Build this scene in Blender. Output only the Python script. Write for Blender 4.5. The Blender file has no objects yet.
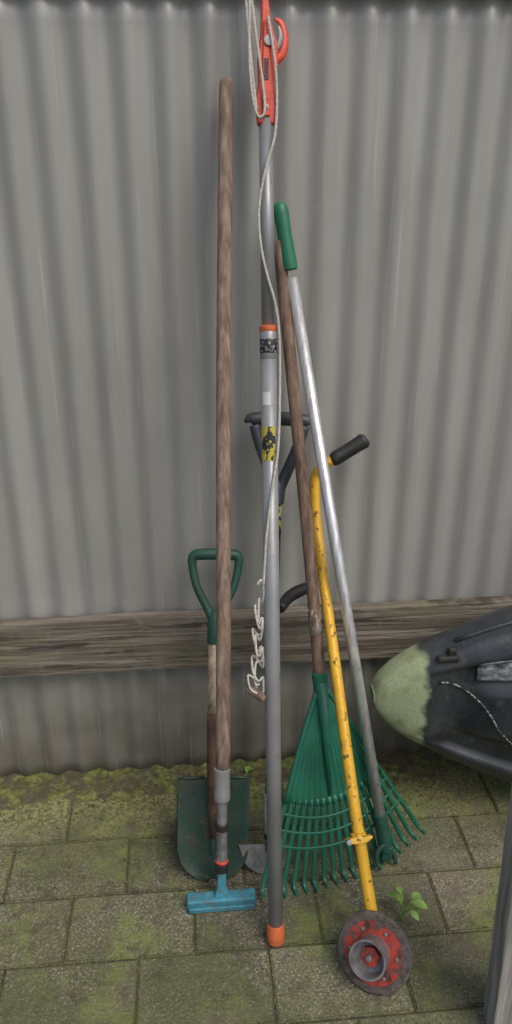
import bpy, bmesh, math, random
from mathutils import Vector, Matrix, noise
random.seed(7)
V=Vector
scene=bpy.context.scene
col=scene.collection

# ---------------------------------------------------------------- materials
def mat(name, stops, scale=(8,8,8), rough=.6, metal=0., bump=0., bscale=None, layers=(), rvar=0., spec=.5, bdist=.003, island=0.):
    """stops: list of (pos,color). layers: list of (color, scale, lo, hi, strength)"""
    m=bpy.data.materials.new(name); m.use_nodes=True
    nt=m.node_tree; N=nt.nodes; L=nt.links
    b=N['Principled BSDF']; b.inputs['Roughness'].default_value=rough; b.inputs['Metallic'].default_value=metal
    b.inputs['Specular IOR Level'].default_value=spec
    tc=N.new('ShaderNodeTexCoord')
    def nz(sc,detail=3.,seed=0.):
        mp=N.new('ShaderNodeMapping'); mp.inputs['Scale'].default_value=sc; mp.inputs['Location'].default_value=(seed,seed*1.7,seed*.3)
        L.new(tc.outputs['Object'],mp.inputs['Vector'])
        n=N.new('ShaderNodeTexNoise'); n.inputs['Scale'].default_value=1; n.inputs['Detail'].default_value=detail; n.inputs['Roughness'].default_value=.62
        L.new(mp.outputs[0],n.inputs['Vector']); return n.outputs['Fac']
    f=nz(scale)
    cr=N.new('ShaderNodeValToRGB'); L.new(f,cr.inputs[0])
    el=cr.color_ramp.elements
    while len(el)<len(stops): el.new(.5)
    for e,(p,c) in zip(el,stops): e.position=p; e.color=(*c,1)
    cur=cr.outputs[0]
    for i,(c,sc,lo,hi,st) in enumerate(layers):
        g=nz(sc,4.,3.1*(i+1))
        mr=N.new('ShaderNodeMapRange'); mr.inputs[1].default_value=lo; mr.inputs[2].default_value=hi; mr.inputs[4].default_value=st
        L.new(g,mr.inputs[0])
        mx=N.new('ShaderNodeMix'); mx.data_type='RGBA'; L.new(mr.outputs[0],mx.inputs[0]); L.new(cur,mx.inputs[6]); mx.inputs[7].default_value=(*c,1)
        cur=mx.outputs[2]
    if island:
        gi=N.new('ShaderNodeNewGeometry'); mr=N.new('ShaderNodeMapRange'); mr.inputs[3].default_value=1-island; mr.inputs[4].default_value=1+island
        L.new(gi.outputs['Random Per Island'],mr.inputs[0])
        mx=N.new('ShaderNodeVectorMath'); mx.operation='SCALE'; L.new(cur,mx.inputs[0]); L.new(mr.outputs[0],mx.inputs['Scale']); cur=mx.outputs[0]
    L.new(cur,b.inputs['Base Color'])
    if rvar:
        mr=N.new('ShaderNodeMapRange'); mr.inputs[1].default_value=.3; mr.inputs[2].default_value=.7
        mr.inputs[3].default_value=rough-rvar; mr.inputs[4].default_value=rough+rvar
        L.new(f,mr.inputs[0]); L.new(mr.outputs[0],b.inputs['Roughness'])
    if bump:
        bs=bscale or scale
        bp=N.new('ShaderNodeBump'); bp.inputs['Strength'].default_value=bump; bp.inputs['Distance'].default_value=bdist
        L.new(nz(bs,2.,9.),bp.inputs['Height']); L.new(bp.outputs[0],b.inputs['Normal'])
    return m

wood=mat('weathered_handle_wood',[(.3,(.13,.085,.06)),(.5,(.24,.165,.12)),(.7,(.36,.27,.21))],(90,90,4),.7,0,.5,(220,220,8),[((.08,.055,.04),(60,60,9),.55,.72,.6)])
wood2=mat('brown_handle_wood',[(.3,(.09,.055,.036)),(.5,(.18,.115,.08)),(.7,(.26,.18,.13))],(90,90,5),.7,0,.5,(220,220,8),[((.05,.03,.02),(40,40,9),.5,.7,.7)])
wood_l=mat('pale_handle_wood',[(.3,(.26,.19,.12)),(.6,(.46,.36,.25))],(80,80,5),.7,0,.4,(200,200,8),[((.1,.06,.035),(60,60,20),.5,.7,.7)])
grey_paint=mat('grey_pole_paint',[(.3,(.23,.235,.235)),(.7,(.30,.305,.305))],(10,10,10),.38,.3,.1,(300,300,60),[((.10,.10,.09),(70,70,20),.6,.75,.5)])
alu=mat('scuffed_aluminium',[(.3,(.50,.50,.50)),(.7,(.74,.74,.73))],(120,120,5),.36,.65,.15,(200,200,15),[((.25,.25,.24),(60,60,12),.55,.75,.6)],rvar=.1)
steel=mat('dull_steel',[(.3,(.15,.15,.15)),(.7,(.30,.30,.295))],(50,50,30),.5,.5,.3,None,[((.12,.07,.04),(60,60,60),.55,.7,.5)])
rust=mat('rusty_socket',[(.3,(.05,.025,.015)),(.5,(.10,.05,.03)),(.7,(.17,.085,.045))],(60,60,30),.85,.1,.7,(300,300,300),[((.03,.04,.03),(30,30,30),.5,.7,.5)])
green_pl=mat('green_grip_plastic',[(.3,(.012,.055,.038)),(.7,(.02,.085,.055))],(20,20,20),.5,0,.15,(200,200,200),[((.08,.09,.06),(70,70,70),.58,.75,.4)])
grip_gr=mat('pole_grip_green',[(.3,(.012,.12,.06)),(.7,(.02,.17,.085))],(20,20,20),.45,0,.15,(200,200,200),[((.05,.06,.04),(70,70,70),.6,.75,.5)])
rake_gr=mat('rake_green_plastic',[(.3,(.008,.085,.052)),(.7,(.014,.14,.085))],(12,12,12),.42,0,.1,(200,200,200),[((.06,.08,.04),(60,60,60),.55,.75,.5)])
blade_gr=mat('green_painted_steel',[(.3,(.012,.035,.024)),(.7,(.02,.055,.036))],(14,14,14),.5,.1,.3,(120,120,120),[((.06,.045,.03),(30,30,30),.5,.68,.7),((.1,.1,.09),(90,90,90),.6,.75,.5)])
black=mat('black_plastic',[(.3,(.012,.012,.012)),(.7,(.025,.025,.025))],(30,30,30),.5,0,.3,(300,300,300),[((.07,.07,.06),(60,60,60),.6,.8,.4)])
dgrey=mat('dark_grey_plastic',[(.3,(.028,.034,.04)),(.7,(.05,.058,.065))],(30,30,30),.45,0,.2,(300,300,300))
orange=mat('orange_plastic',[(.3,(.48,.10,.035)),(.7,(.62,.15,.05))],(40,40,40),.5,0,.2,(200,200,200),[((.15,.08,.05),(90,90,90),.55,.72,.7)])
redor=mat('red_orange_plastic',[(.3,(.50,.045,.022)),(.7,(.68,.08,.035))],(40,40,40),.4,0,.2,(200,200,200),[((.1,.03,.02),(120,120,120),.6,.72,.6)])
blue=mat('blue_plastic',[(.3,(.03,.17,.23)),(.7,(.06,.27,.34))],(40,40,40),.55,0,.3,(200,200,200),[((.09,.12,.11),(60,60,60),.46,.66,.8)])
yellow=mat('yellow_tube_paint',[(.3,(.62,.33,.02)),(.7,(.76,.45,.035))],(30,30,12),.42,.1,.3,(200,200,200),[((.10,.05,.02),(90,90,50),.58,.64,.9),((.25,.13,.04),(30,30,12),.55,.75,.5)])
red_rust=mat('red_rusty_disc',[(.35,(.07,.03,.022)),(.5,(.38,.04,.025)),(.7,(.50,.055,.03))],(55,55,55),.6,.1,.5,(200,200,200),[((.09,.08,.07),(70,70,70),.5,.62,.9)])
rubber=mat('perished_rubber',[(.3,(.05,.04,.036)),(.7,(.13,.105,.09))],(60,60,60),.8,0,.6,(200,200,200),[((.2,.18,.15),(110,110,110),.55,.7,.6)])
ropem=mat('white_rope',[(.3,(.42,.40,.34)),(.6,(.64,.62,.54))],(160,160,260),.85,0,.9,(500,500,900))
lab_w=mat('white_label',[(.3,(.5,.5,.48)),(.7,(.65,.65,.62))],(50,50,50),.5)
lab_y=mat('yellow_label',[(.50,(.02,.02,.02)),(.53,(.45,.38,.05))],(60,60,38),.5)
lab_b=mat('black_label',[(.52,(.015,.015,.015)),(.60,(.3,.3,.3))],(140,140,160),.45)
plank=mat('grey_weathered_timber',[(.3,(.13,.12,.10)),(.5,(.26,.25,.225)),(.7,(.42,.405,.38))],(60,60,2.5),.9,0,.8,(160,160,5),[((.10,.11,.06),(9,9,9),.55,.75,.5)])
sleeper=mat('mossy_sleeper_timber',[(.3,(.07,.056,.042)),(.5,(.15,.127,.098)),(.7,(.26,.23,.19))],(2.6,50,50),.92,0,.8,(6,120,120),[((.14,.15,.07),(6,6,14),.48,.68,.6),((.035,.028,.022),(5,5,90),.57,.64,.8),((.24,.22,.18),(30,30,30),.56,.72,.45),((.05,.04,.03),(3,3,8),.5,.7,.45)],bdist=.005)
paver=mat('exposed_aggregate_paver',[(.32,(.05,.044,.030)),(.46,(.125,.112,.078)),(.58,(.21,.19,.14)),(.68,(.48,.44,.36))],(210,210,210),.85,0,.8,(170,170,170),
   [((.085,.10,.032),(2.6,2.6,2.6),.34,.56,.72),((.16,.20,.04),(8,8,8),.52,.66,.62),((.05,.042,.028),(26,26,26),.52,.68,.55),((.26,.22,.16),(3.7,3.7,3.7),.56,.68,.3)],bdist=.004,island=.2)
def paver_edge():
    nt=paver.node_tree;N=nt.nodes;L=nt.links; b=N['Principled BSDF']; src=b.inputs['Base Color'].links[0].from_socket
    tc=N.new('ShaderNodeTexCoord'); sx=N.new('ShaderNodeSeparateXYZ'); L.new(tc.outputs['Object'],sx.inputs[0])
    n=N.new('ShaderNodeTexNoise'); n.inputs['Scale'].default_value=9; n.inputs['Detail'].default_value=5; L.new(tc.outputs['Object'],n.inputs['Vector'])
    a=N.new('ShaderNodeMath'); a.operation='MULTIPLY_ADD'; L.new(n.outputs['Fac'],a.inputs[0]); a.inputs[1].default_value=.46; L.new(sx.outputs[1],a.inputs[2])
    mr=N.new('ShaderNodeMapRange'); mr.inputs[1].default_value=.0; mr.inputs[2].default_value=.13; mr.inputs[4].default_value=.72; L.new(a.outputs[0],mr.inputs[0])
    n2=N.new('ShaderNodeTexNoise'); n2.inputs['Scale'].default_value=110; n2.inputs['Detail'].default_value=3; L.new(tc.outputs['Object'],n2.inputs['Vector'])
    cr=N.new('ShaderNodeValToRGB'); L.new(n2.outputs['Fac'],cr.inputs[0])
    cr.color_ramp.elements[0].position=.35; cr.color_ramp.elements[0].color=(.09,.09,.035,1)
    cr.color_ramp.elements[1].position=.65; cr.color_ramp.elements[1].color=(.30,.31,.11,1)
    mx=N.new('ShaderNodeMix'); mx.data_type='RGBA'; L.new(mr.outputs[0],mx.inputs[0]); L.new(src,mx.inputs[6]); L.new(cr.outputs[0],mx.inputs[7]); L.new(mx.outputs[2],b.inputs['Base Color'])
paver_edge()
soil=mat('mossy_soil',[(.3,(.025,.02,.013)),(.5,(.06,.05,.03)),(.7,(.12,.11,.07))],(90,90,90),.95,0,1.,(120,120,120),[((.07,.085,.02),(9,9,9),.42,.56,.8)],bdist=.006)
mossm=mat('yellow_green_moss',[(.3,(.06,.07,.02)),(.5,(.14,.155,.04)),(.7,(.27,.28,.085))],(60,60,60),.95,0,1.,(260,260,260),[((.085,.068,.048),(14,14,14),.44,.54,.8),((.32,.29,.22),(120,120,120),.60,.68,.6)],bdist=.006)
leafm=mat('weed_leaf_green',[(.3,(.13,.24,.05)),(.7,(.24,.38,.09))],(60,60,60),.5,0,.2,(200,200,200))
deadleaf=mat('dead_leaf_litter',[(.3,(.05,.03,.015)),(.7,(.24,.17,.10))],(30,30,30),.85,0,.3,(200,200,200),island=.4)

def fence_mat():
    m=mat('grey_corrugated_steel',[(.3,(.32,.315,.292)),(.55,(.35,.345,.32)),(.75,(.39,.385,.36))],(7,7,.9),.42,.18,.1,(60,60,3),
      [((.24,.235,.205),(26,26,1.6),.54,.80,.4),((.22,.22,.20),(3,3,3),.5,.7,.25),((.16,.15,.12),(160,160,160),.66,.72,.4)],rvar=.06)
    nt=m.node_tree;N=nt.nodes;L=nt.links
    b=N['Principled BSDF']; src=b.inputs['Base Color'].links[0].from_socket
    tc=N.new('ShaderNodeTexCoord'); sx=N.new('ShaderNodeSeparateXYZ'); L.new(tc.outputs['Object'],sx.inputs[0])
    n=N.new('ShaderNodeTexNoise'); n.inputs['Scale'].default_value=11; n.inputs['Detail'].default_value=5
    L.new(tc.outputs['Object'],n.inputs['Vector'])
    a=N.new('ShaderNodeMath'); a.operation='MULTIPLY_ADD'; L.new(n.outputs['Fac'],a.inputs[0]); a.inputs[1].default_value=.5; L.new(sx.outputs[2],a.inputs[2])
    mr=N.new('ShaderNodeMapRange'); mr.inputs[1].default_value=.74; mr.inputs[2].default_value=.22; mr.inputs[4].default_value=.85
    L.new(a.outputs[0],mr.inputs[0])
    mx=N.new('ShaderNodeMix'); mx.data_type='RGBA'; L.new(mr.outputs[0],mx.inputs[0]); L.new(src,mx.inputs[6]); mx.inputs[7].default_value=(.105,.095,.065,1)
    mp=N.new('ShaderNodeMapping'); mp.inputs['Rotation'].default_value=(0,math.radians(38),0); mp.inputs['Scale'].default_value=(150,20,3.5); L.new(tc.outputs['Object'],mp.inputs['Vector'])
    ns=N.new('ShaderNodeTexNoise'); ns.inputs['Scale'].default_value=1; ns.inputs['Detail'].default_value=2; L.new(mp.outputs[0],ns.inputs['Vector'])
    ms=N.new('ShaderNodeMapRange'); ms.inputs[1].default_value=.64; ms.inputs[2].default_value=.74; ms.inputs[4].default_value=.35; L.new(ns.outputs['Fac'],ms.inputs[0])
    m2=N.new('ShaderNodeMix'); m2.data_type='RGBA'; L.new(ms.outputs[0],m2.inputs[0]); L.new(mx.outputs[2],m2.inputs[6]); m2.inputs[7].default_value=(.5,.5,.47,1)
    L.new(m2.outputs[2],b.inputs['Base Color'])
    return m
fencem=fence_mat()

def kayak_mat():
    m=mat('dark_kayak_polyethylene',[(.3,(.014,.016,.019)),(.7,(.034,.038,.044))],(12,12,12),.33,0,.2,(90,90,90),[((.12,.13,.13),(40,9,40),.58,.75,.45),((.13,.14,.13),(6,6,6),.58,.72,.25)],rvar=.1)
    nt=m.node_tree;N=nt.nodes;L=nt.links
    b=N['Principled BSDF']; src=b.inputs['Base Color'].links[0].from_socket
    tc=N.new('ShaderNodeTexCoord'); sx=N.new('ShaderNodeSeparateXYZ'); L.new(tc.outputs['Object'],sx.inputs[0])
    n=N.new('ShaderNodeTexNoise'); n.inputs['Scale'].default_value=30; n.inputs['Detail'].default_value=6
    L.new(tc.outputs['Object'],n.inputs['Vector'])
    a=N.new('ShaderNodeMath'); a.operation='MULTIPLY_ADD'; L.new(n.outputs['Fac'],a.inputs[0]); a.inputs[1].default_value=.05; L.new(sx.outputs[0],a.inputs[2])
    mr=N.new('ShaderNodeMapRange'); mr.inputs[1].default_value=.545; mr.inputs[2].default_value=.528
    L.new(a.outputs[0],mr.inputs[0])
    n2=N.new('ShaderNodeTexNoise'); n2.inputs['Scale'].default_value=420; n2.inputs['Detail'].default_value=3
    L.new(tc.outputs['Object'],n2.inputs['Vector'])
    cr=N.new('ShaderNodeValToRGB'); L.new(n2.outputs['Fac'],cr.inputs[0])
    cr.color_ramp.elements[0].position=.30; cr.color_ramp.elements[0].color=(.19,.23,.12,1)
    cr.color_ramp.elements[1].position=.68; cr.color_ramp.elements[1].color=(.36,.41,.25,1)
    n3=N.new('ShaderNodeTexNoise'); n3.inputs['Scale'].default_value=26; n3.inputs['Detail'].default_value=4; L.new(tc.outputs['Object'],n3.inputs['Vector'])
    m3r=N.new('ShaderNodeMapRange'); m3r.inputs[1].default_value=.48; m3r.inputs[2].default_value=.7; m3r.inputs[4].default_value=.6; L.new(n3.outputs['Fac'],m3r.inputs[0])
    m3=N.new('ShaderNodeMix'); m3.data_type='RGBA'; L.new(m3r.outputs[0],m3.inputs[0]); L.new(cr.outputs[0],m3.inputs[6]); m3.inputs[7].default_value=(.13,.16,.06,1)
    mx=N.new('ShaderNodeMix'); mx.data_type='RGBA'; L.new(mr.outputs[0],mx.inputs[0]); L.new(src,mx.inputs[6]); L.new(m3.outputs[2],mx.inputs[7])
    L.new(mx.outputs[2],b.inputs['Base Color'])
    rr=N.new('ShaderNodeMapRange'); rr.inputs[3].default_value=.34; rr.inputs[4].default_value=.8; L.new(mr.outputs[0],rr.inputs[0]); L.new(rr.outputs[0],b.inputs['Roughness'])
    return m
kayakm=kayak_mat()

# ---------------------------------------------------------------- mesh helpers
def obj(name, verts, faces, m, parent=None, smooth=True, mods=()):
    me=bpy.data.meshes.new(name); me.from_pydata([tuple(v) for v in verts],[],faces); me.validate(); me.update()
    ob=bpy.data.objects.new(name,me); col.objects.link(ob)
    if m: me.materials.append(m)
    for p in me.polygons: p.use_smooth = smooth and len(p.vertices)<=4
    if parent:
        ob.parent=parent; ob.matrix_parent_inverse=Matrix.Translation(parent.location).inverted()
    for k,kw in mods:
        md=ob.modifiers.new(k,k)
        for a,v in kw.items(): setattr(md,a,v)
    return ob
def root(name,loc):
    e=bpy.data.objects.new(name,None); e.location=loc; e.empty_display_size=.1; col.objects.link(e); return e
def sweep(name,pts,rs,m,parent=None,seg=18,smoothn=0,cap=True,closed=False,flat=1.):
    pts=[V(p) for p in pts]
    if not isinstance(rs,(list,tuple)): rs=[rs]*len(pts)
    if smoothn:
        P=[];Rr=[];n=len(pts)
        rng=range(n) if closed else range(n-1)
        for i in rng:
            if closed: p0,p1,p2,p3=pts[i-1],pts[i],pts[(i+1)%n],pts[(i+2)%n]
            else: p0=pts[max(i-1,0)];p1=pts[i];p2=pts[i+1];p3=pts[min(i+2,n-1)]
            for k in range(smoothn):
                t=k/smoothn
                P.append(.5*((2*p1)+(p2-p0)*t+(2*p0-5*p1+4*p2-p3)*t*t+(3*p1-p0-3*p2+p3)*t**3))
                Rr.append(rs[i]*(1-t)+rs[(i+1)%n]*t)
        if not closed: P.append(pts[-1]);Rr.append(rs[-1])
        pts,rs=P,Rr
    n=len(pts); vs=[];fs=[]
    t0=(pts[1]-pts[0]).normalized()
    ref=V((0,-1,0)) if abs(t0.y)<.9 else V((1,0,0))
    nn=(ref-t0*ref.dot(t0)).normalized()
    for i,p in enumerate(pts):
        if closed: t=(pts[(i+1)%n]-pts[i-1])
        else: t=pts[min(i+1,n-1)]-pts[max(i-1,0)]
        if t.length<1e-9: t=t0.copy()
        t.normalize(); nn=(nn-t*nn.dot(t)).normalized(); bb=t.cross(nn)
        for k in range(seg):
            a=2*math.pi*k/seg; vs.append(p+(nn*math.cos(a)*flat+bb*math.sin(a))*rs[i])
    for i in range(n if closed else n-1):
        for k in range(seg):
            j=(i+1)%n; fs.append((i*seg+k,i*seg+(k+1)%seg,j*seg+(k+1)%seg,j*seg+k))
    if cap and not closed:
        fs.append(tuple(range(seg))[::-1]); fs.append(tuple((n-1)*seg+k for k in range(seg)))
    return obj(name,vs,fs,m,parent)
def lathe(name,A,B,prof,m,parent=None,seg=32):
    d=(B-A).normalized()
    vs=[];fs=[]; ref=V((0,-1,0)) if abs(d.y)<.9 else V((1,0,0)); n=(ref-d*ref.dot(d)).normalized(); b=d.cross(n)
    for (l,r) in prof:
        for k in range(seg):
            a=2*math.pi*k/seg; vs.append(A+d*l+(n*math.cos(a)+b*math.sin(a))*max(r,1e-5))
    for i in range(len(prof)-1):
        for k in range(seg): fs.append((i*seg+k,i*seg+(k+1)%seg,(i+1)*seg+(k+1)%seg,(i+1)*seg+k))
    fs.append(tuple(range(seg))[::-1]); fs.append(tuple((len(prof)-1)*seg+k for k in range(seg)))
    ob=obj(name,vs,fs,m,parent)
    ob.data.set_sharp_from_angle(angle=math.radians(40)) if hasattr(ob.data,'set_sharp_from_angle') else None
    return ob
class Frame:
    def __init__(s,B,T,roll=0):
        s.B=V(B);s.T=V(T);s.a=(s.T-s.B).normalized();s.L=(s.T-s.B).length
        x=V((1,0,0)); s.s=(x-s.a*x.dot(s.a)).normalized(); s.n=s.s.cross(s.a).normalized()
        if s.n.y>0: s.n=-s.n
        if roll:
            q=Matrix.Rotation(roll,3,s.a); s.s=q@s.s; s.n=q@s.n
    def p(s,x,l,n=0): return s.B+s.s*x+s.a*l+s.n*n
def extr(name,fr,poly,n0,n1,m,parent,bev=.0015):
    k=len(poly); vs=[fr.p(x,l,n0) for x,l in poly]+[fr.p(x,l,n1) for x,l in poly]
    fs=[tuple(range(k)),tuple(range(2*k-1,k-1,-1))]+[(i,i+k,(i+1)%k+k,(i+1)%k) for i in range(k)]
    o=obj(name,vs,fs,m,parent,smooth=False,mods=[('BEVEL',dict(width=bev,segments=2))] if bev else [])
    bm=bmesh.new(); bm.from_mesh(o.data); bmesh.ops.recalc_face_normals(bm,faces=bm.faces); bm.to_mesh(o.data); bm.free()
    return o
def box(name,c,s,m,parent=None,bev=.003,rot=None,seg=2):
    vs=[];R=rot or Matrix.Identity(3)
    for z in(-1,1):
        for y in(-1,1):
            for x in(-1,1): vs.append(V(c)+R@V((x*s[0]/2,y*s[1]/2,z*s[2]/2)))
    fs=[(0,2,3,1),(4,5,7,6),(0,1,5,4),(2,6,7,3),(0,4,6,2),(1,3,7,5)]
    return obj(name,vs,fs,m,parent,smooth=False,mods=[('BEVEL',dict(width=bev,segments=seg))] if bev else [])

# ---------------------------------------------------------------- ground
obj('ground',[(-40,-40,-.006),(40,-40,-.006),(40,40,-.006),(-40,40,-.006)],[(0,1,2,3)],soil,smooth=False)

def make_paving():
    bm=bmesh.new()
    for r in range(22):
        y1=-.055-.16*r; y0=y1-.16
        off=-.459+.155*(r-1)
        off=off-.272*round((off+2.2)/.272)
        x=off
        while x<2.4:
            g=.0024; zt=random.uniform(-.0025,.0015)
            cx=x+.136; cy=(y0+y1)/2
            ret=bmesh.ops.create_cube(bm,size=1)
            M=Matrix.Translation((cx,cy,-.02+zt))@Matrix.Rotation(random.uniform(-.008,.008),4,'Z')@Matrix.Rotation(random.uniform(-.01,.01),4,'X')@Matrix.Rotation(random.uniform(-.008,.008),4,'Y')@Matrix.Diagonal((.272-2*g,.16-2*g,.04,1))
            bmesh.ops.transform(bm,matrix=M,verts=ret['verts'])
            x+=.272
    es=[e for e in bm.edges if all(v.co.z>-.012 for v in e.verts)]
    bmesh.ops.bevel(bm,geom=es,offset=.003,segments=2,affect='EDGES')
    me=bpy.data.meshes.new('paving'); bm.to_mesh(me); bm.free(); me.materials.append(paver)
    for p in me.polygons:p.use_smooth=False
    o=bpy.data.objects.new('paving',me); col.objects.link(o)
make_paving()

def make_moss():
    vs=[];fs=[]
    nx,ny=800,34; x0,x1=-1.4,2.0; ya,yb=.03,-.13
    for j in range(ny+1):
        for i in range(nx+1):
            x=x0+(x1-x0)*i/nx; t=j/ny; y=ya+(yb-ya)*t
            wob=.5+.5*noise.noise(V((x*6,y*7,0)))
            lim=.30+.45*(.5+noise.noise(V((x*3.1,2,0))))+.12*noise.noise(V((x*17,y*17,8)))
            h=.006*(.35+wob)+.004*noise.noise(V((x*45,y*45,3)))+.003*noise.noise(V((x*140,y*140,5)))
            if t>lim: h-=(t-lim)*.05
            vs.append((x,y,h-.001))
    for j in range(ny):
        for i in range(nx):
            a=j*(nx+1)+i; fs.append((a,a+nx+1,a+nx+2,a+1))
    def blob(x,y,z,r):
        b=len(vs); s=6
        vs.append((x,y,z+r*.7))
        for k in range(s):
            a=2*math.pi*k/s+random.random(); rr=r*random.uniform(.6,1.1); vs.append((x+rr*math.cos(a)*.7,y+rr*math.sin(a)*.7,z+r*.35))
        for k in range(s):
            a=2*math.pi*k/s; rr=r*random.uniform(.9,1.3); vs.append((x+rr*math.cos(a),y+rr*math.sin(a),z-r*.3))
        for k in range(s):
            k2=(k+1)%s; fs.append((b,b+1+k,b+1+k2)); fs.append((b+1+k,b+1+s+k,b+1+s+k2,b+1+k2))
    for i in range(3800):
        x=random.uniform(-1.2,1.6); y=-.02-abs(random.gauss(0,.06))
        if noise.noise(V((x*5,y*8,1)))>-.05: blob(x,y,random.uniform(.0,.003),random.uniform(.001,.0032))
    for r in range(0,16):
        y=-.055-.16*r
        for i in range(420):
            x=random.uniform(-1.2,1.4)
            if noise.noise(V((x*4,y*6,7)))+.2*(x<.2)>.05: blob(x,y+random.gauss(0,.0022),-.0045,random.uniform(.001,.003))
        off=-.459+.155*(r-1); off-=.272*round((off+1.3)/.272)
        x=off
        while x<1.5:
            for i in range(60):
                yy=y-.16*random.random()
                if noise.noise(V((x*4,yy*6,7)))>-.05: blob(x+random.gauss(0,.0022),yy,-.0045,random.uniform(.001,.0028))
            x+=.272
    obj('moss',vs,fs,mossm)
make_moss()

def make_litter():
    vs=[];fs=[]
    for i in range(700):
        x=random.uniform(-1.0,1.4); y=-.03-abs(random.gauss(0,.25)) if random.random()<.65 else random.uniform(-1.2,-.03)
        r=random.uniform(.0015,.007); a=random.random()*6.28; z=.003+random.random()*.003
        b=len(vs); d=V((math.cos(a),math.sin(a),random.uniform(-.2,.2))); e=V((-math.sin(a),math.cos(a),0))*random.uniform(.2,.5)
        c=V((x,y,z))
        vs.extend([c-d*r,c+e*r+V((0,0,r*.25)),c+d*r,c-e*r+V((0,0,r*.2))]); fs.append((b,b+1,b+2,b+3))
    obj('leaf_litter',vs,fs,deadleaf,smooth=False)
make_litter()

# ---------------------------------------------------------------- fence
fr_=root('corrugated_metal_fence',(0,0,0))
def sheet(name,x0,x1,z0,z1,yc,pitch=.076,amp=.0062,nz=10):
    vs=[];fs=[]; n=int((x1-x0)/pitch*14)
    for j in range(nz+1):
        z=z0+(z1-z0)*j/nz
        for i in range(n+1):
            x=x0+(x1-x0)*i/n
            s=math.sin(2*math.pi*x/pitch)
            y=yc+amp*(1+.35*noise.noise(V((x*6,0,3))))*s+.004*noise.noise(V((x*2.2,z*1.5,0)))+.0020*noise.noise(V((x*9,z*3,4)))
            vs.append((x,y,z))
    for j in range(nz):
        for i in range(n):
            a=j*(n+1)+i; fs.append((a,a+1,a+n+2,a+n+1))
    return obj(name,vs,fs,fencem,fr_,mods=[('SOLIDIFY',dict(thickness=.0008))])
sheet('steel_sheet',-2.2,3.0,-.02,1.806,.022,nz=30)
def sleeper_board():
    vs=[];fs=[];n=320
    prof=[(-.022,.355),(-.022,.375),(-.022,.395),(-.022,.415),(-.022,.435),(-.022,.455),(-.022,.475),(-.022,.490),(-.019,.501),(.010,.502),(.010,.355)]
    K=len(prof)
    for i in range(n+1):
        x=-2.2+5.2*i/n
        for k,(y,z) in enumerate(prof):
            vs.append((x,y+.0035*noise.noise(V((x*4,z*45,0))),z+.004*noise.noise(V((x*4,k,1)))+.0022*noise.noise(V((x*30,k,5)))))
    for i in range(n):
        for k in range(K): fs.append((i*K+k,i*K+(k+1)%K,(i+1)*K+(k+1)%K,(i+1)*K+k))
    obj('sleeper_board',vs,fs,sleeper,fr_,smooth=False)
sleeper_board()
box('top_capping',(.4,.022,1.812),(5.2,.05,.03),mat('capping_metal',[(.3,(.6,.6,.58)),(.7,(.7,.7,.68))],rough=.5),fr_,bev=.003)
# ---------------------------------------------------------------- floor scraper with long wooden handle
r=root('floor_scraper',(.029,-.43,0)); F=Frame((.029,-.43,.004),(.086,-.022,1.652))
sweep('wooden_handle',[F.p(0,l,0)+V((.0015*math.sin(l*4),0,0)) for l in [.325,.5,.7,.9,1.1,1.3,1.5,1.66,F.L-.008,F.L]],[.0158,.0157,.0155,.0152,.0148,.0144,.014,.0135,.0128,.009],wood,r,smoothn=3)
lathe('ferrule',F.p(0,.255),F.p(0,1),[(0,.013),(.003,.0175),(.02,.018),(.024,.0168),(.066,.0172),(.07,.0182),(.076,.0182),(.077,.0163)],grey_paint,r)
lathe('shank',F.p(0,.10),F.p(0,1),[(0,.0118),(.16,.0118)],steel,r)
lathe('collar_1',F.p(0,.185),F.p(0,1),[(0,.013),(.002,.0148),(.016,.0148),(.018,.013)],black,r)
lathe('red_ring',F.p(0,.108),F.p(0,1),[(0,.012),(.001,.0145),(.004,.0145),(.005,.012)],redor,r)
lathe('collar_2',F.p(0,.085),F.p(0,1),[(0,.011),(.002,.0145),(.020,.0145),(.022,.012)],black,r)
extr('blue_neck',F,[(-.018,.02),(.018,.02),(.0105,.05),(.0085,.09),(-.0085,.09),(-.0105,.05)],-.010,.010,blue,r,.003)
box('blue_head',(.029,-.425,.019),(.152,.030,.024),blue,r,bev=.004)
box('head_lip',(.029,-.4425,.0095),(.144,.005,.013),blue,r,bev=.002)

# ---------------------------------------------------------------- green shovel
r=root('garden_shovel',(.012,-.362,0)); F=Frame((.012,-.362,.002),(.046,-.035,.69))
def grip(name,F,l0,l1,w,rr,m,r):
    h=l1-l0
    pts=[F.p(0.004,l0),F.p(.018,l0+h*.18),F.p(w*.80,l0+h*.50),F.p(w*1.0,l0+h*.80),F.p(w*.98,l1-.006),F.p(w*.6,l1),F.p(-w*.6,l1),F.p(-w*.98,l1-.006),F.p(-w*1.0,l0+h*.80),F.p(-w*.80,l0+h*.50),F.p(-.018,l0+h*.18),F.p(-.004,l0)]
    return sweep(name,pts,rr,m,r,smoothn=5,seg=14)
grip('d_grip',F,.60,.752,.053,[.011,.010,.0095,.0095,.0115,.0135,.0135,.0115,.0095,.0095,.010,.011],green_pl,r)
lathe('grip_socket',F.p(0,.545),F.p(0,1),[(0,.0165),(.003,.0185),(.045,.0175),(.075,.014),(.076,.008)],green_pl,r)
sweep('wooden_shaft',[F.p(0,l) for l in (.38,.46,.55)],[.0158,.0155,.015],wood_l,r)
sweep('shaft_socket',[F.p(0,l) for l in (.10,.17,.25,.385)],[.008,.0125,.0160,.0170],rust,r)
bv=[];bf=[];W=16;H=18
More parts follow.
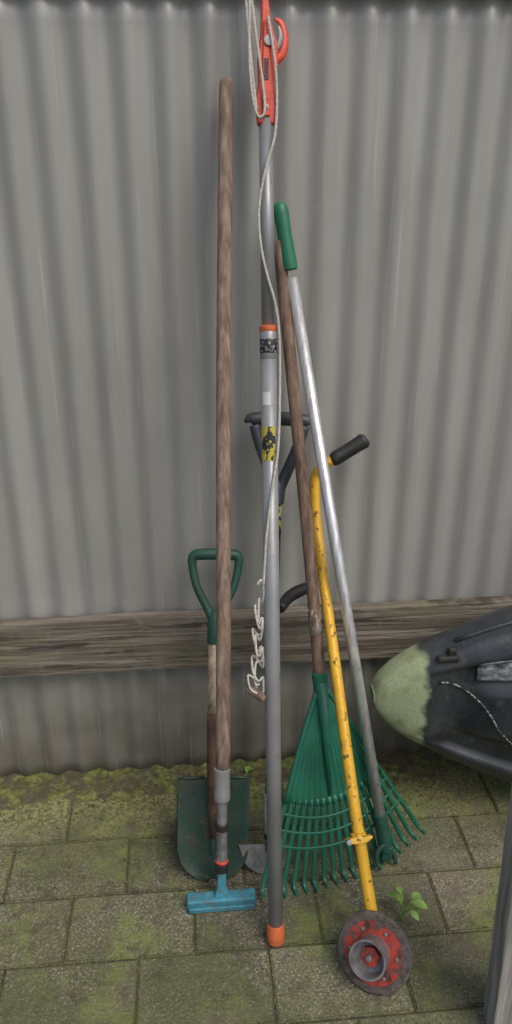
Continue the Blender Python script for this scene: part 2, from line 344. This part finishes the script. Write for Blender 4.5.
for j in range(H+1):
    l=.235*j/H
    t=min(1,l/.085); w=.083*math.sqrt(max(0,1-(1-t)**2.3))
    w=max(w,.012)
    for i in range(W+1):
        q=-1+2*i/W
        bv.append(F.p(w*q,l,.014*q*q-.010+.004*math.cos(q*9)*(j/H)*(abs(q)<.35)))
for j in range(H):
    for i in range(W):
        a=j*(W+1)+i; bf.append((a,a+1,a+W+2,a+W+1))
obj('blade',bv,bf,blade_gr,r,mods=[('SOLIDIFY',dict(thickness=.0022,offset=0)),('SUBSURF',dict(levels=1,render_levels=1))])
sweep('tread_left',[F.p(-.083,.236,.003),F.p(-.02,.236,-.006)],.0035,blade_gr,r,seg=8)
sweep('tread_right',[F.p(.083,.236,.003),F.p(.02,.236,-.006)],.0035,blade_gr,r,seg=8)
extr('socket_frog',F,[(-.004,.06),(.004,.06),(.016,.18),(.0165,.24),(-.0165,.24),(-.016,.18)],-.006,.004,blade_gr,r,.003)

# ---------------------------------------------------------------- half moon edger with grey D handle
r=root('half_moon_edger',(.15,-.34,0)); F=Frame((.138,-.355,.002),(.190,-.05,.97))
sweep('shaft',[F.p(0,l) for l in (.09,.5,.90)],.0095,black,r)
sweep('shaft_label',[F.p(0,l) for l in (.79,.88)],.0100,lab_y,r)
top=1.050
c=lambda x,l,n=0:F.p(x,l,n)
sweep('grip_left_arm',[c(-.002,.895),c(-.012,.92),c(-.040,.99),c(-.054,top-.012)],[.013,.0125,.012,.013],dgrey,r,smoothn=4)
sweep('grip_right_arm',[c(.002,.895),c(.012,.92),c(.040,.99),c(.054,top-.012)],[.013,.0125,.012,.013],dgrey,r,smoothn=4)
sweep('grip_bar',[c(-.066,top-.008),c(-.060,top),c(0,top+.003),c(.060,top-.002),c(.066,top-.010)],[.009,.0145,.0155,.0145,.009],dgrey,r,smoothn=4)
lathe('grip_neck',F.p(0,.865),F.p(0,1),[(0,.011),(.003,.0145),(.04,.017),(.05,.012)],dgrey,r)
poly=[(-.068,.075),(-.062,.06)]+[(-.060*math.cos(a),.06-.058*math.sin(a)) for a in [math.pi*k/12 for k in range(1,12)]]+[(.062,.06),(.068,.075)]
extr('half_moon_blade',F,poly,-.001,.0015,steel,r,0)
sweep('blade_socket',[F.p(0,l) for l in (.06,.12,.20)],[.006,.011,.0125],steel,r)
sweep('side_handle',[V((.184,-.16,.598)),V((.205,-.12,.600)),V((.228,-.10,.604)),V((.256,-.09,.610))],[.011,.0135,.015,.013],black,r,smoothn=4)

# ---------------------------------------------------------------- telescopic pole pruner
r=root('telescopic_pole_pruner',(.139,-.529,0)); F=Frame((.139,-.529,.006),(.156,-.03,1.766)); Lp=F.L
sweep('lower_tube',[F.p(0,l) for l in (.03,.6,1.27)],.0158,grey_paint,r,seg=32)
sweep('upper_tube',[F.p(0,l) for l in (1.26,1.66)],.0128,grey_paint,r,seg=32)
lathe('orange_foot',F.p(0,-.004),F.p(0,1),[(0,.008),(.002,.0145),(.008,.0185),(.03,.0195),(.046,.0175),(.047,.0160)],orange,r)
lathe('orange_collar',F.p(0,1.262),F.p(0,2),[(0,.0165),(.001,.0172),(.010,.0172),(.012,.0135)],orange,r)
lathe('lock_collar',F.p(0,1.212),F.p(0,2),[(0,.0160),(.001,.0166),(.05,.0166),(.051,.0160)],grey_paint,r)
lathe('black_label',F.p(0,1.222),F.p(0,2),[(0,.0166),(.0005,.01685),(.026,.01685),(.0265,.0166)],lab_b,r)
def halflabel(name,l0,l1,m,a0,a1,rad=.01605):
    vs=[];fs=[];n=14
    for i in range(n+1):
        a=math.radians(a0+(a1-a0)*i/n)
        for l in (l0,l1): vs.append(F.p(rad*math.sin(a),l,rad*math.cos(a)))
    for i in range(n): fs.append((2*i,2*i+2,2*i+3,2*i+1))
    obj(name,vs,fs,m,r)
halflabel('warning_label',1.02,1.085,lab_y,-75,35)
halflabel('white_label',1.125,1.15,lab_w,-60,5)
extr('pruner_head',F,[(-.015,1.628),(.016,1.628),(.019,1.67),(.015,1.70),(.022,1.725),(.021,1.765),(.010,1.80),(.007,1.835),(-.006,1.835),(-.008,1.78),(-.014,1.74),(-.013,1.70),(-.020,1.665)],-.010,.011,redor,r,.003)
extr('head_rib',F,[(-.006,1.64),(.007,1.64),(.008,1.73),(.002,1.80),(-.003,1.80),(-.006,1.73)],.0105,.0155,redor,r,.0015)
extr('head_slot',F,[(-.003,1.70),(.004,1.70),(.005,1.735),(-.003,1.735)],.016,.017,black,r,.0)
lathe('head_screw_1',F.p(.0,1.655,.0155),F.p(.0,1.655,1),[(0,.004),(.0015,.004),(.002,.002)],steel,r,seg=10)
sweep('hook_jaw',[F.p(.014,1.735),F.p(.030,1.748),F.p(.036,1.775),F.p(.030,1.80),F.p(.018,1.808)],[.007,.0075,.007,.006,.003],redor,r,smoothn=5,flat=.6)
sweep('cutting_blade',[F.p(.010,1.745,.006),F.p(.024,1.762,.006),F.p(.028,1.78,.006),F.p(.024,1.795,.006)],[.004,.005,.004,.001],steel,r,smoothn=5,flat=.3)
lathe('pulley',F.p(.006,1.765,.011),F.p(.006,1.765,1),[(0,.009),(.002,.009),(.004,.006),(.006,.009),(.008,.009)],steel,r,seg=20)
def P(u_off,t,n=.02): return F.p(u_off,t*Lp,n)
rr=.0025
sweep('rope_strand_1',[P(-.038,1.04,.01),P(-.034,1.0,.015),P(-.029,.96,.02),P(-.024,.93,.018),P(-.018,.90,.018)],rr,ropem,r,seg=8,smoothn=6)
sweep('rope_strand_2',[P(-.026,1.05,.01),P(-.028,1.0,.018),P(-.030,.95,.02),P(-.026,.915,.02),P(-.016,.895,.02),P(-.004,.90,.021),P(-.008,.93,.021),P(-.018,.97,.02),P(-.032,1.04,.01)],rr,ropem,r,seg=8,smoothn=6)
sweep('rope_fall',[P(.004,.985,.021),P(.014,.95,.020),P(.018,.925,.018),P(.018,.90,.016),P(.013,.875,.020),P(-.004,.845,.020),P(-.016,.81,.016),P(-.014,.775,.018),P(-.003,.745,.020),P(.012,.715,.02),P(.0195,.68,.012),P(.0190,.62,.010),P(.014,.57,.018),P(.002,.53,.021),P(-.010,.48,.019),P(-.014,.45,.016),P(-.017,.425,.014)],rr,ropem,r,seg=8,smoothn=8)
N_=50
def bundle(nm,sgn,ph,sd,t0,t1,w):
    kp=[]
    for i in range(N_+1):
        t=i/N_; q=noise.noise_vector(V((t*7,sd,0)))
        kp.append(P(-.022-.008*t+sgn*w*math.sin(t*math.pi*6+ph)+q.x*.010,t0+(t1-t0)*t+.007*math.sin(t*math.pi*12+ph)+q.y*.008,.006+sgn*.010*math.cos(t*math.pi*6+ph)+q.z*.006))
    sweep(nm,kp,rr,ropem,r,seg=8,smoothn=3)
bundle('rope_bundle',1,0,1.3,.425,.315,.009); bundle('rope_bundle_2',-1,.6,7.7,.395,.305,.010)
sweep('rope_toggle',[P(-.052,.308,.0),P(-.035,.303,.006),P(-.018,.296,.010)],[.0085,.0095,.0080],wood2,r,smoothn=3)
sweep('rope_tail',[P(-.036,.32,.01),P(-.050,.325,.012),P(-.046,.31,.014),P(-.033,.305,.017)],rr*.9,ropem,r,seg=8,smoothn=5)

# ---------------------------------------------------------------- leaf rake
r=root('leaf_rake',(.279,-.394,0))
A=V((.266,-.240,.458)); Lft=V((.118,-.410,.012)); Rgt=V((.518,-.285,.035))
F=Frame(A,(.188,-.036,1.37))
sweep('wooden_handle',[F.p(0,l)+V((.002*math.sin(l*5),0,0)) for l in (-.03,.2,.4,.6,.8,F.L)],[.0138,.0135,.013,.0128,.0125,.0118],wood2,r,smoothn=3)
sweep('worn_paint_band',[F.p(0,l)+V((.002*math.sin(l*5),0,0)) for l in (.11,.17)],.01395,mat('pale_worn_wood',[(.45,(.12,.07,.045)),(.55,(.38,.34,.28))],(60,60,12),.8),r)
eL=(Lft-A).normalized(); eR=(Rgt-A).normalized(); nrm=eR.cross(eL).normalized()
if nrm.y>0: nrm=-nrm
ang=eL.angle(eR); side=(eR-eL*eR.dot(eL)).normalized()
LL=(Lft-A).length; LR=(Rgt-A).length
def fan(th,rad,n=0): return A+(eL*math.cos(th*ang)+side*math.sin(th*ang))*rad+nrm*n
nt_=17
vs=[];fs=[];NI=nt_*8;NJ=18; SOL=.285
for j in range(NJ+1):
    rad=.02+(SOL-.02)*j/NJ
    for i in range(NI+1):
        th=i/NI; ridge=.0017*math.cos(th*nt_*2*math.pi)*min(1,max(0,j-4)/9)
        belly=.012*math.sin(math.pi*th)*(j/NJ)
        vs.append(fan(th+.03*math.sin(math.pi*j/NJ)*(2*th-1),rad+.010*math.sin(math.pi*th)*(j/NJ),ridge+belly))
for j in range(NJ):
    for i in range(NI):
        a=j*(NI+1)+i; fs.append((a,a+1,a+NI+2,a+NI+1))
obj('fan_body',vs,fs,rake_gr,r,mods=[('SOLIDIFY',dict(thickness=.003,offset=0))])
for k in range(nt_+1):
    th=k/nt_
    bel=.012*math.sin(math.pi*th)
    Lk=LL*(1-th)+LR*th-.012*math.sin(math.pi*th)+random.uniform(-.004,.003)
    pts=[fan(th,SOL-.01,bel),fan(th,.36,bel*1.1),fan(th+random.uniform(-.004,.004),.44,bel*1.1),fan(th,Lk-.020,bel+.002),fan(th,Lk-.006,bel+.010),fan(th,Lk-.004,bel+.026)]
    pts=[V((p.x,p.y,max(p.z,.005))) for p in pts]
    sweep('tine_%d'%(k+1),pts,[.0062,.0060,.0056,.0052,.0044,.003],rake_gr,r,seg=8,smoothn=4,flat=.45)
for nm,rad,w in (('cross_band_1',.315,.0055),('cross_band_2',.352,.005),('cross_band_3',.388,.005)):
    sweep(nm,[fan(t/24,rad+.008*math.sin(math.pi*t/24),.014*math.sin(math.pi*t/24)) for t in range(25)],w,rake_gr,r,seg=8,flat=.45)
sweep('edge_rib_left',[fan(-.005,.02),fan(-.03,.15),fan(0,.29)],[.006,.006,.005],rake_gr,r,seg=10,smoothn=4)
sweep('edge_rib_right',[fan(1.005,.02),fan(1.03,.15),fan(1,.29)],[.006,.006,.005],rake_gr,r,seg=10,smoothn=4)
lathe('socket',F.p(0,-.10),F.p(0,2),[(0,.006),(.02,.013),(.07,.0165),(.118,.0175),(.12,.0145)],rake_gr,r)
sweep('centre_rib',[fan(.42,.0,.006),fan(.42,.14,.012),fan(.42,.27,.014)],[.014,.009,.004],rake_gr,r,seg=12)

# ---------------------------------------------------------------- aluminium pole with green grip
r=root('aluminium_extension_pole',(.425,-.358,0)); F=Frame((.425,-.358,.003),(.188,-.024,1.436))
sweep('tube',[F.p(0,l) for l in (.12,.6,F.L-.14)],.0122,alu,r,seg=28)
sweep('inner_tube',[F.p(0,l) for l in (.06,.14)],.0105,alu,r,seg=24)
lathe('green_grip',F.p(0,F.L-.125),F.p(0,3),[(0,.0125),(.002,.0150),(.015,.0156),(.05,.0146),(.08,.0145),(.108,.0155),(.122,.0145),(.128,.010),(.130,.003)],grip_gr,r)
lathe('end_socket',F.p(0,.045),F.p(0,3),[(0,.014),(.003,.0165),(.05,.016),(.095,.0155),(.097,.0125)],green_pl,r)
sweep('end_hook_left',[F.p(0,.07,.01),F.p(-.022,.055,.015),F.p(-.028,.03,.015),F.p(-.022,.008,.012)],[.006,.006,.005,.004],green_pl,r,smoothn=4)
sweep('end_hook_right',[F.p(0,.06,.0),F.p(.016,.035,.0),F.p(.018,.005,.0)],[.007,.006,.005],green_pl,r,smoothn=4)
box('end_clamp',F.p(.000,.04,.002),(.026,.02,.040),green_pl,r,bev=.004)

# ---------------------------------------------------------------- yellow rotary lawn edger
r=root('rotary_lawn_edger',(.327,-.62,0))
C0=V((.327,-.615,.068)); T0=V((.269,-.05,.814))
a=(T0-C0).normalized()
wn=V((-.173,-.787,.594)); wn=(wn-a*wn.dot(a)).normalized(); wn=Matrix.Rotation(math.radians(-20),3,a)@wn
W0=C0
pt=lambda l:C0+a*l
sweep('yellow_tube',[W0-wn*.018+a*.0,W0-wn*.018+a*.05,pt(.10)-wn*.014,pt(.3),pt(.6),pt(.86),V((.272,-.05,.856)),V((.285,-.052,.893)),V((.312,-.052,.912)),V((.335,-.050,.924))],[.0125]*3+[.0122,.0118,.0115]+[.0115]*4,yellow,r,smoothn=8,seg=22)
sweep('black_grip',[V((.308,-.052,.910)),V((.316,-.052,.914)),V((.34,-.050,.928)),V((.365,-.048,.943)),V((.379,-.046,.951)),V((.385,-.045,.955))],[.013,.0165,.016,.0165,.0178,.012],black,r,smoothn=4,seg=22)
G=Frame(C0,T0)
lathe('clamp_ring',pt(.205),pt(1),[(0,.013),(.001,.0160),(.020,.0160),(.021,.013)],yellow,r)
extr('clamp_wing',G,[(-.030,.210),(-.012,.207),(.012,.207),(.026,.214),(.027,.219),(.012,.220),(-.012,.220),(-.030,.216)],-.006,.017,yellow,r,.002)
lathe('clamp_bolt',G.p(-.024,.2135,.012),G.p(-.024,.2135,1),[(0,.006),(.012,.006),(.0125,.003)],steel,r,seg=6)
lathe('rubber_rim',W0-wn*.008,W0+wn,[(0,.066),(.001,.073),(.004,.077),(.010,.077),(.013,.074),(.014,.061),(.010,.059)],rubber,r,seg=48)
lathe('red_disc',W0-wn*.004,W0+wn,[(0,.062),(.009,.062),(.010,.056),(.011,.030),(.011,.0)],red_rust,r,seg=48)
for k in range(6):
    an=k*math.pi/3+.3; q=wn.orthogonal().normalized(); q2=wn.cross(q); c0=W0+(q*math.cos(an)+q2*math.sin(an))*.048+wn*.006
    lathe('rivet_%d'%(k+1),c0,c0+wn,[(0,.004),(.003,.004),(.004,.002)],steel,r,seg=10)
lathe('hub_cup',W0+wn*.005,W0+wn,[(0,.037),(.002,.035),(.034,.035),(.038,.0375),(.040,.0375),(.040,.0335),(.034,.0320),(.012,.031),(.012,.0)],steel,r,seg=40)
lathe('hub_nut',W0+wn*.017,W0+wn,[(0,.020),(.010,.020),(.011,.012)],red_rust,r,seg=6)
lathe('hub_axle',W0+wn*.02,W0+wn,[(0,.006),(.018,.006),(.019,.004)],steel,r,seg=12)

# ---------------------------------------------------------------- kayak lying on its side
r=root('kayak',(1.8,-.22,0))
keys=[(0,.016),(.006,.034),(.02,.054),(.045,.080),(.08,.106),(.15,.145),(.25,.192),(.37,.240),(.6,.292),(1.0,.33),(1.6,.33),(2.2,.27),(2.55,.16),(2.7,.07),(2.74,.01)]
def hwf(s):
    for (a0,b0),(a1,b1) in zip(keys,keys[1:]):
        if s<=a1:
            t=(s-a0)/(a1-a0); return b0+(b1-b0)*t
    return keys[-1][1]
ss=[0,.003,.006,.012,.02,.03,.045,.06,.08]+[.08+.0333*i for i in range(1,78)]+[2.66,2.69,2.71,2.73,2.74]
ss=sorted(set(round(x,4) for x in ss if x<=2.74))
def cen(s): return V((.398+s,-.20-.015*s,.378-.080*min(1,s/.9)+.02*max(0,s-1.8)))
def kp_(s,th,off=0):
    hw=hwf(s)+off; df=min(.30*hw+.014,.105)+off; db=min(.55*hw+.018,.15)
    c,sn=math.cos(th),math.sin(th); e=.72
    z=math.copysign(abs(c)**e,c)*hw; y=math.copysign(abs(sn)**e,sn)
    y=-y*df if sn>0 else -y*db
    q=abs(z)/hw
    if sn>0 and s>.10:
        d=max(0,min(1,(.74-q)/.10)); d=d*d*(3-2*d); d2=max(0,min(1,(s-.13)/.04)); y+=.022*d*d2
        d=max(0,min(1,(.40-q)/.10)); d=d*d*(3-2*d); d2=max(0,min(1,(s-.20)/.05)); y-=.020*d*d2
    return cen(s)+V((0,y,z))
vs=[];fs=[];K=96
for s in ss:
    for k in range(K): vs.append(kp_(s,2*math.pi*k/K))
for i in range(len(ss)-1):
    for k in range(K): fs.append((i*K+k,i*K+(k+1)%K,(i+1)*K+(k+1)%K,(i+1)*K+k))
fs.append(tuple(range(K))); fs.append(tuple((len(ss)-1)*K+k for k in range(K))[::-1])
obj('hull',vs,fs,kayakm,r)
for nm,th0 in (('sheer_seam_top',.03),('sheer_seam_bottom',math.pi-.03)):
    sweep(nm,[kp_(s,th0,.001) for s in ss if .16<s<2.5],.006,kayakm,r,seg=8)
cord=mat('deck_cord',[(.48,(.02,.02,.02)),(.52,(.25,.25,.24))],(90,90,90),.8)
sweep('deck_line',[kp_(s,math.pi*(.36+.37*min(1,(s-.14)/.32)),.004) for s in [.14+.02*i for i in range(60)]],.0022,cord,r,seg=8)
box('toggle_cleat',kp_(.155,.55,.004),(.05,.018,.016),black,r,bev=.005)
box('toggle_cleat_2',kp_(.165,.42,.004),(.02,.018,.030),black,r,bev=.005)
sky_refl=mat('hatch_sky_reflection',[(.38,(.06,.065,.07)),(.55,(.22,.235,.24)),(.65,(.45,.47,.47))],(30,60,60),.4,0,.3,(80,80,80))  # pale colours paint the sky's reflection on the dark deck
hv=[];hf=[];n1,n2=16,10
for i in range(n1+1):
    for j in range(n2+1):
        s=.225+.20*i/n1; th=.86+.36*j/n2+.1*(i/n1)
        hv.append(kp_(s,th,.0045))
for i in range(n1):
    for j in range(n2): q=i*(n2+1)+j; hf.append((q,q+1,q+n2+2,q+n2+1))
obj('deck_reflection_pad',hv,hf,sky_refl,r,mods=[('SOLIDIFY',dict(thickness=.003,offset=0))])  # thin pad added to carry the painted reflection

# ---------------------------------------------------------------- timber post
r=root('timber_post',(.575,-.74,0))
vs=[];fs=[]
Hn=16
for j in range(Hn+1):
    z=-.01+.63*j/Hn; x0=.523-.040*z; w=.10
    for (dx,dy) in ((0,-.02),(w,-.02),(w,.03),(0,.03)):
        vs.append((x0+dx+.0015*noise.noise(V((dx*9,z*14,dy*9))),-.74+dy+.0015*noise.noise(V((z*13,dx*9,2))),z))
for j in range(Hn):
    for k in range(4): fs.append((j*4+k,j*4+(k+1)%4,(j+1)*4+(k+1)%4,(j+1)*4+k))
fs.append((Hn*4,Hn*4+1,Hn*4+2,Hn*4+3))
obj('weathered_plank',vs,fs,plank,r,smooth=False,mods=[('BEVEL',dict(width=.003,segments=2,limit_method='ANGLE'))])

# ---------------------------------------------------------------- weed
def weed(name,base,n,hmax,amin=0,amax=6.28):
    r=root(name,base); vs=[];fs=[]
    for i in range(n):
        a=random.uniform(amin,amax); h=random.uniform(.4,1)*hmax; reach=random.uniform(.012,.035)
        tip=V(base)+V((math.cos(a)*reach,math.sin(a)*reach,h))
        sweep('stem_%d'%(i+1),[V(base),V(base)+V((math.cos(a)*reach*.3,math.sin(a)*reach*.3,h*.6)),tip],[.0012,.001,.0008],leafm,r,seg=6,smoothn=3)
        d=V((math.cos(a),math.sin(a),random.uniform(-.3,.3))).normalized(); s=d.cross(V((0,0,1))).normalized(); u=s.cross(d)
        Ll=random.uniform(.018,.034); w=Ll*.33; b=len(vs); m=6
        for j in range(m+1):
            t=j/m; ww=w*math.sin(math.pi*min(1,t*.95+.03))**.8; droop=-.25*Ll*t*t
            c=tip+d*Ll*t+V((0,0,droop)); vs.extend([c-s*ww+u*ww*.35,c,c+s*ww+u*ww*.35])
        for j in range(m):
            for k in range(2): q=b+j*3+k; fs.append((q,q+1,q+4,q+3))
    obj('leaves',vs,fs,leafm,r)
weed('weed_plant',(.418,-.50,0),9,.075,-1.6,2.2)
weed('weed_plant',(.10,-.06,.005),3,.015)

# ---------------------------------------------------------------- camera, light
p=math.radians(24); s=math.radians(5); f=770
cam=bpy.data.cameras.new('camera'); co=bpy.data.objects.new('camera',cam); col.objects.link(co); scene.camera=co
co.location=(0,-1.64,1.5); co.rotation_euler=(math.pi/2-p,0,-s)
cam.sensor_fit='VERTICAL'; cam.sensor_height=24; cam.lens=24*f/1024; cam.clip_end=200; cam.clip_start=.02

el=math.radians(56); az=math.radians(145)
sd=V((math.sin(az)*math.cos(el),math.cos(az)*math.cos(el),math.sin(el)))
sun=bpy.data.lights.new('sun','SUN'); so=bpy.data.objects.new('sun',sun); col.objects.link(so)
so.rotation_euler=(-sd).to_track_quat('-Z','Y').to_euler()
sun.energy=1.5; sun.angle=math.radians(30); sun.color=(1,.975,.92)
w=bpy.data.worlds.new('World'); scene.world=w; w.use_nodes=True
nt=w.node_tree; bg=nt.nodes['Background']; sky=nt.nodes.new('ShaderNodeTexSky'); sky.sky_type='NISHITA'; sky.sun_disc=False
sky.sun_elevation=el; sky.sun_rotation=az; sky.air_density=1; sky.dust_density=4; sky.ozone_density=1
nt.links.new(sky.outputs[0],bg.inputs[0]); bg.inputs[1].default_value=.14
scene.view_settings.view_transform='Standard'; scene.view_settings.look='None'; scene.view_settings.exposure=0
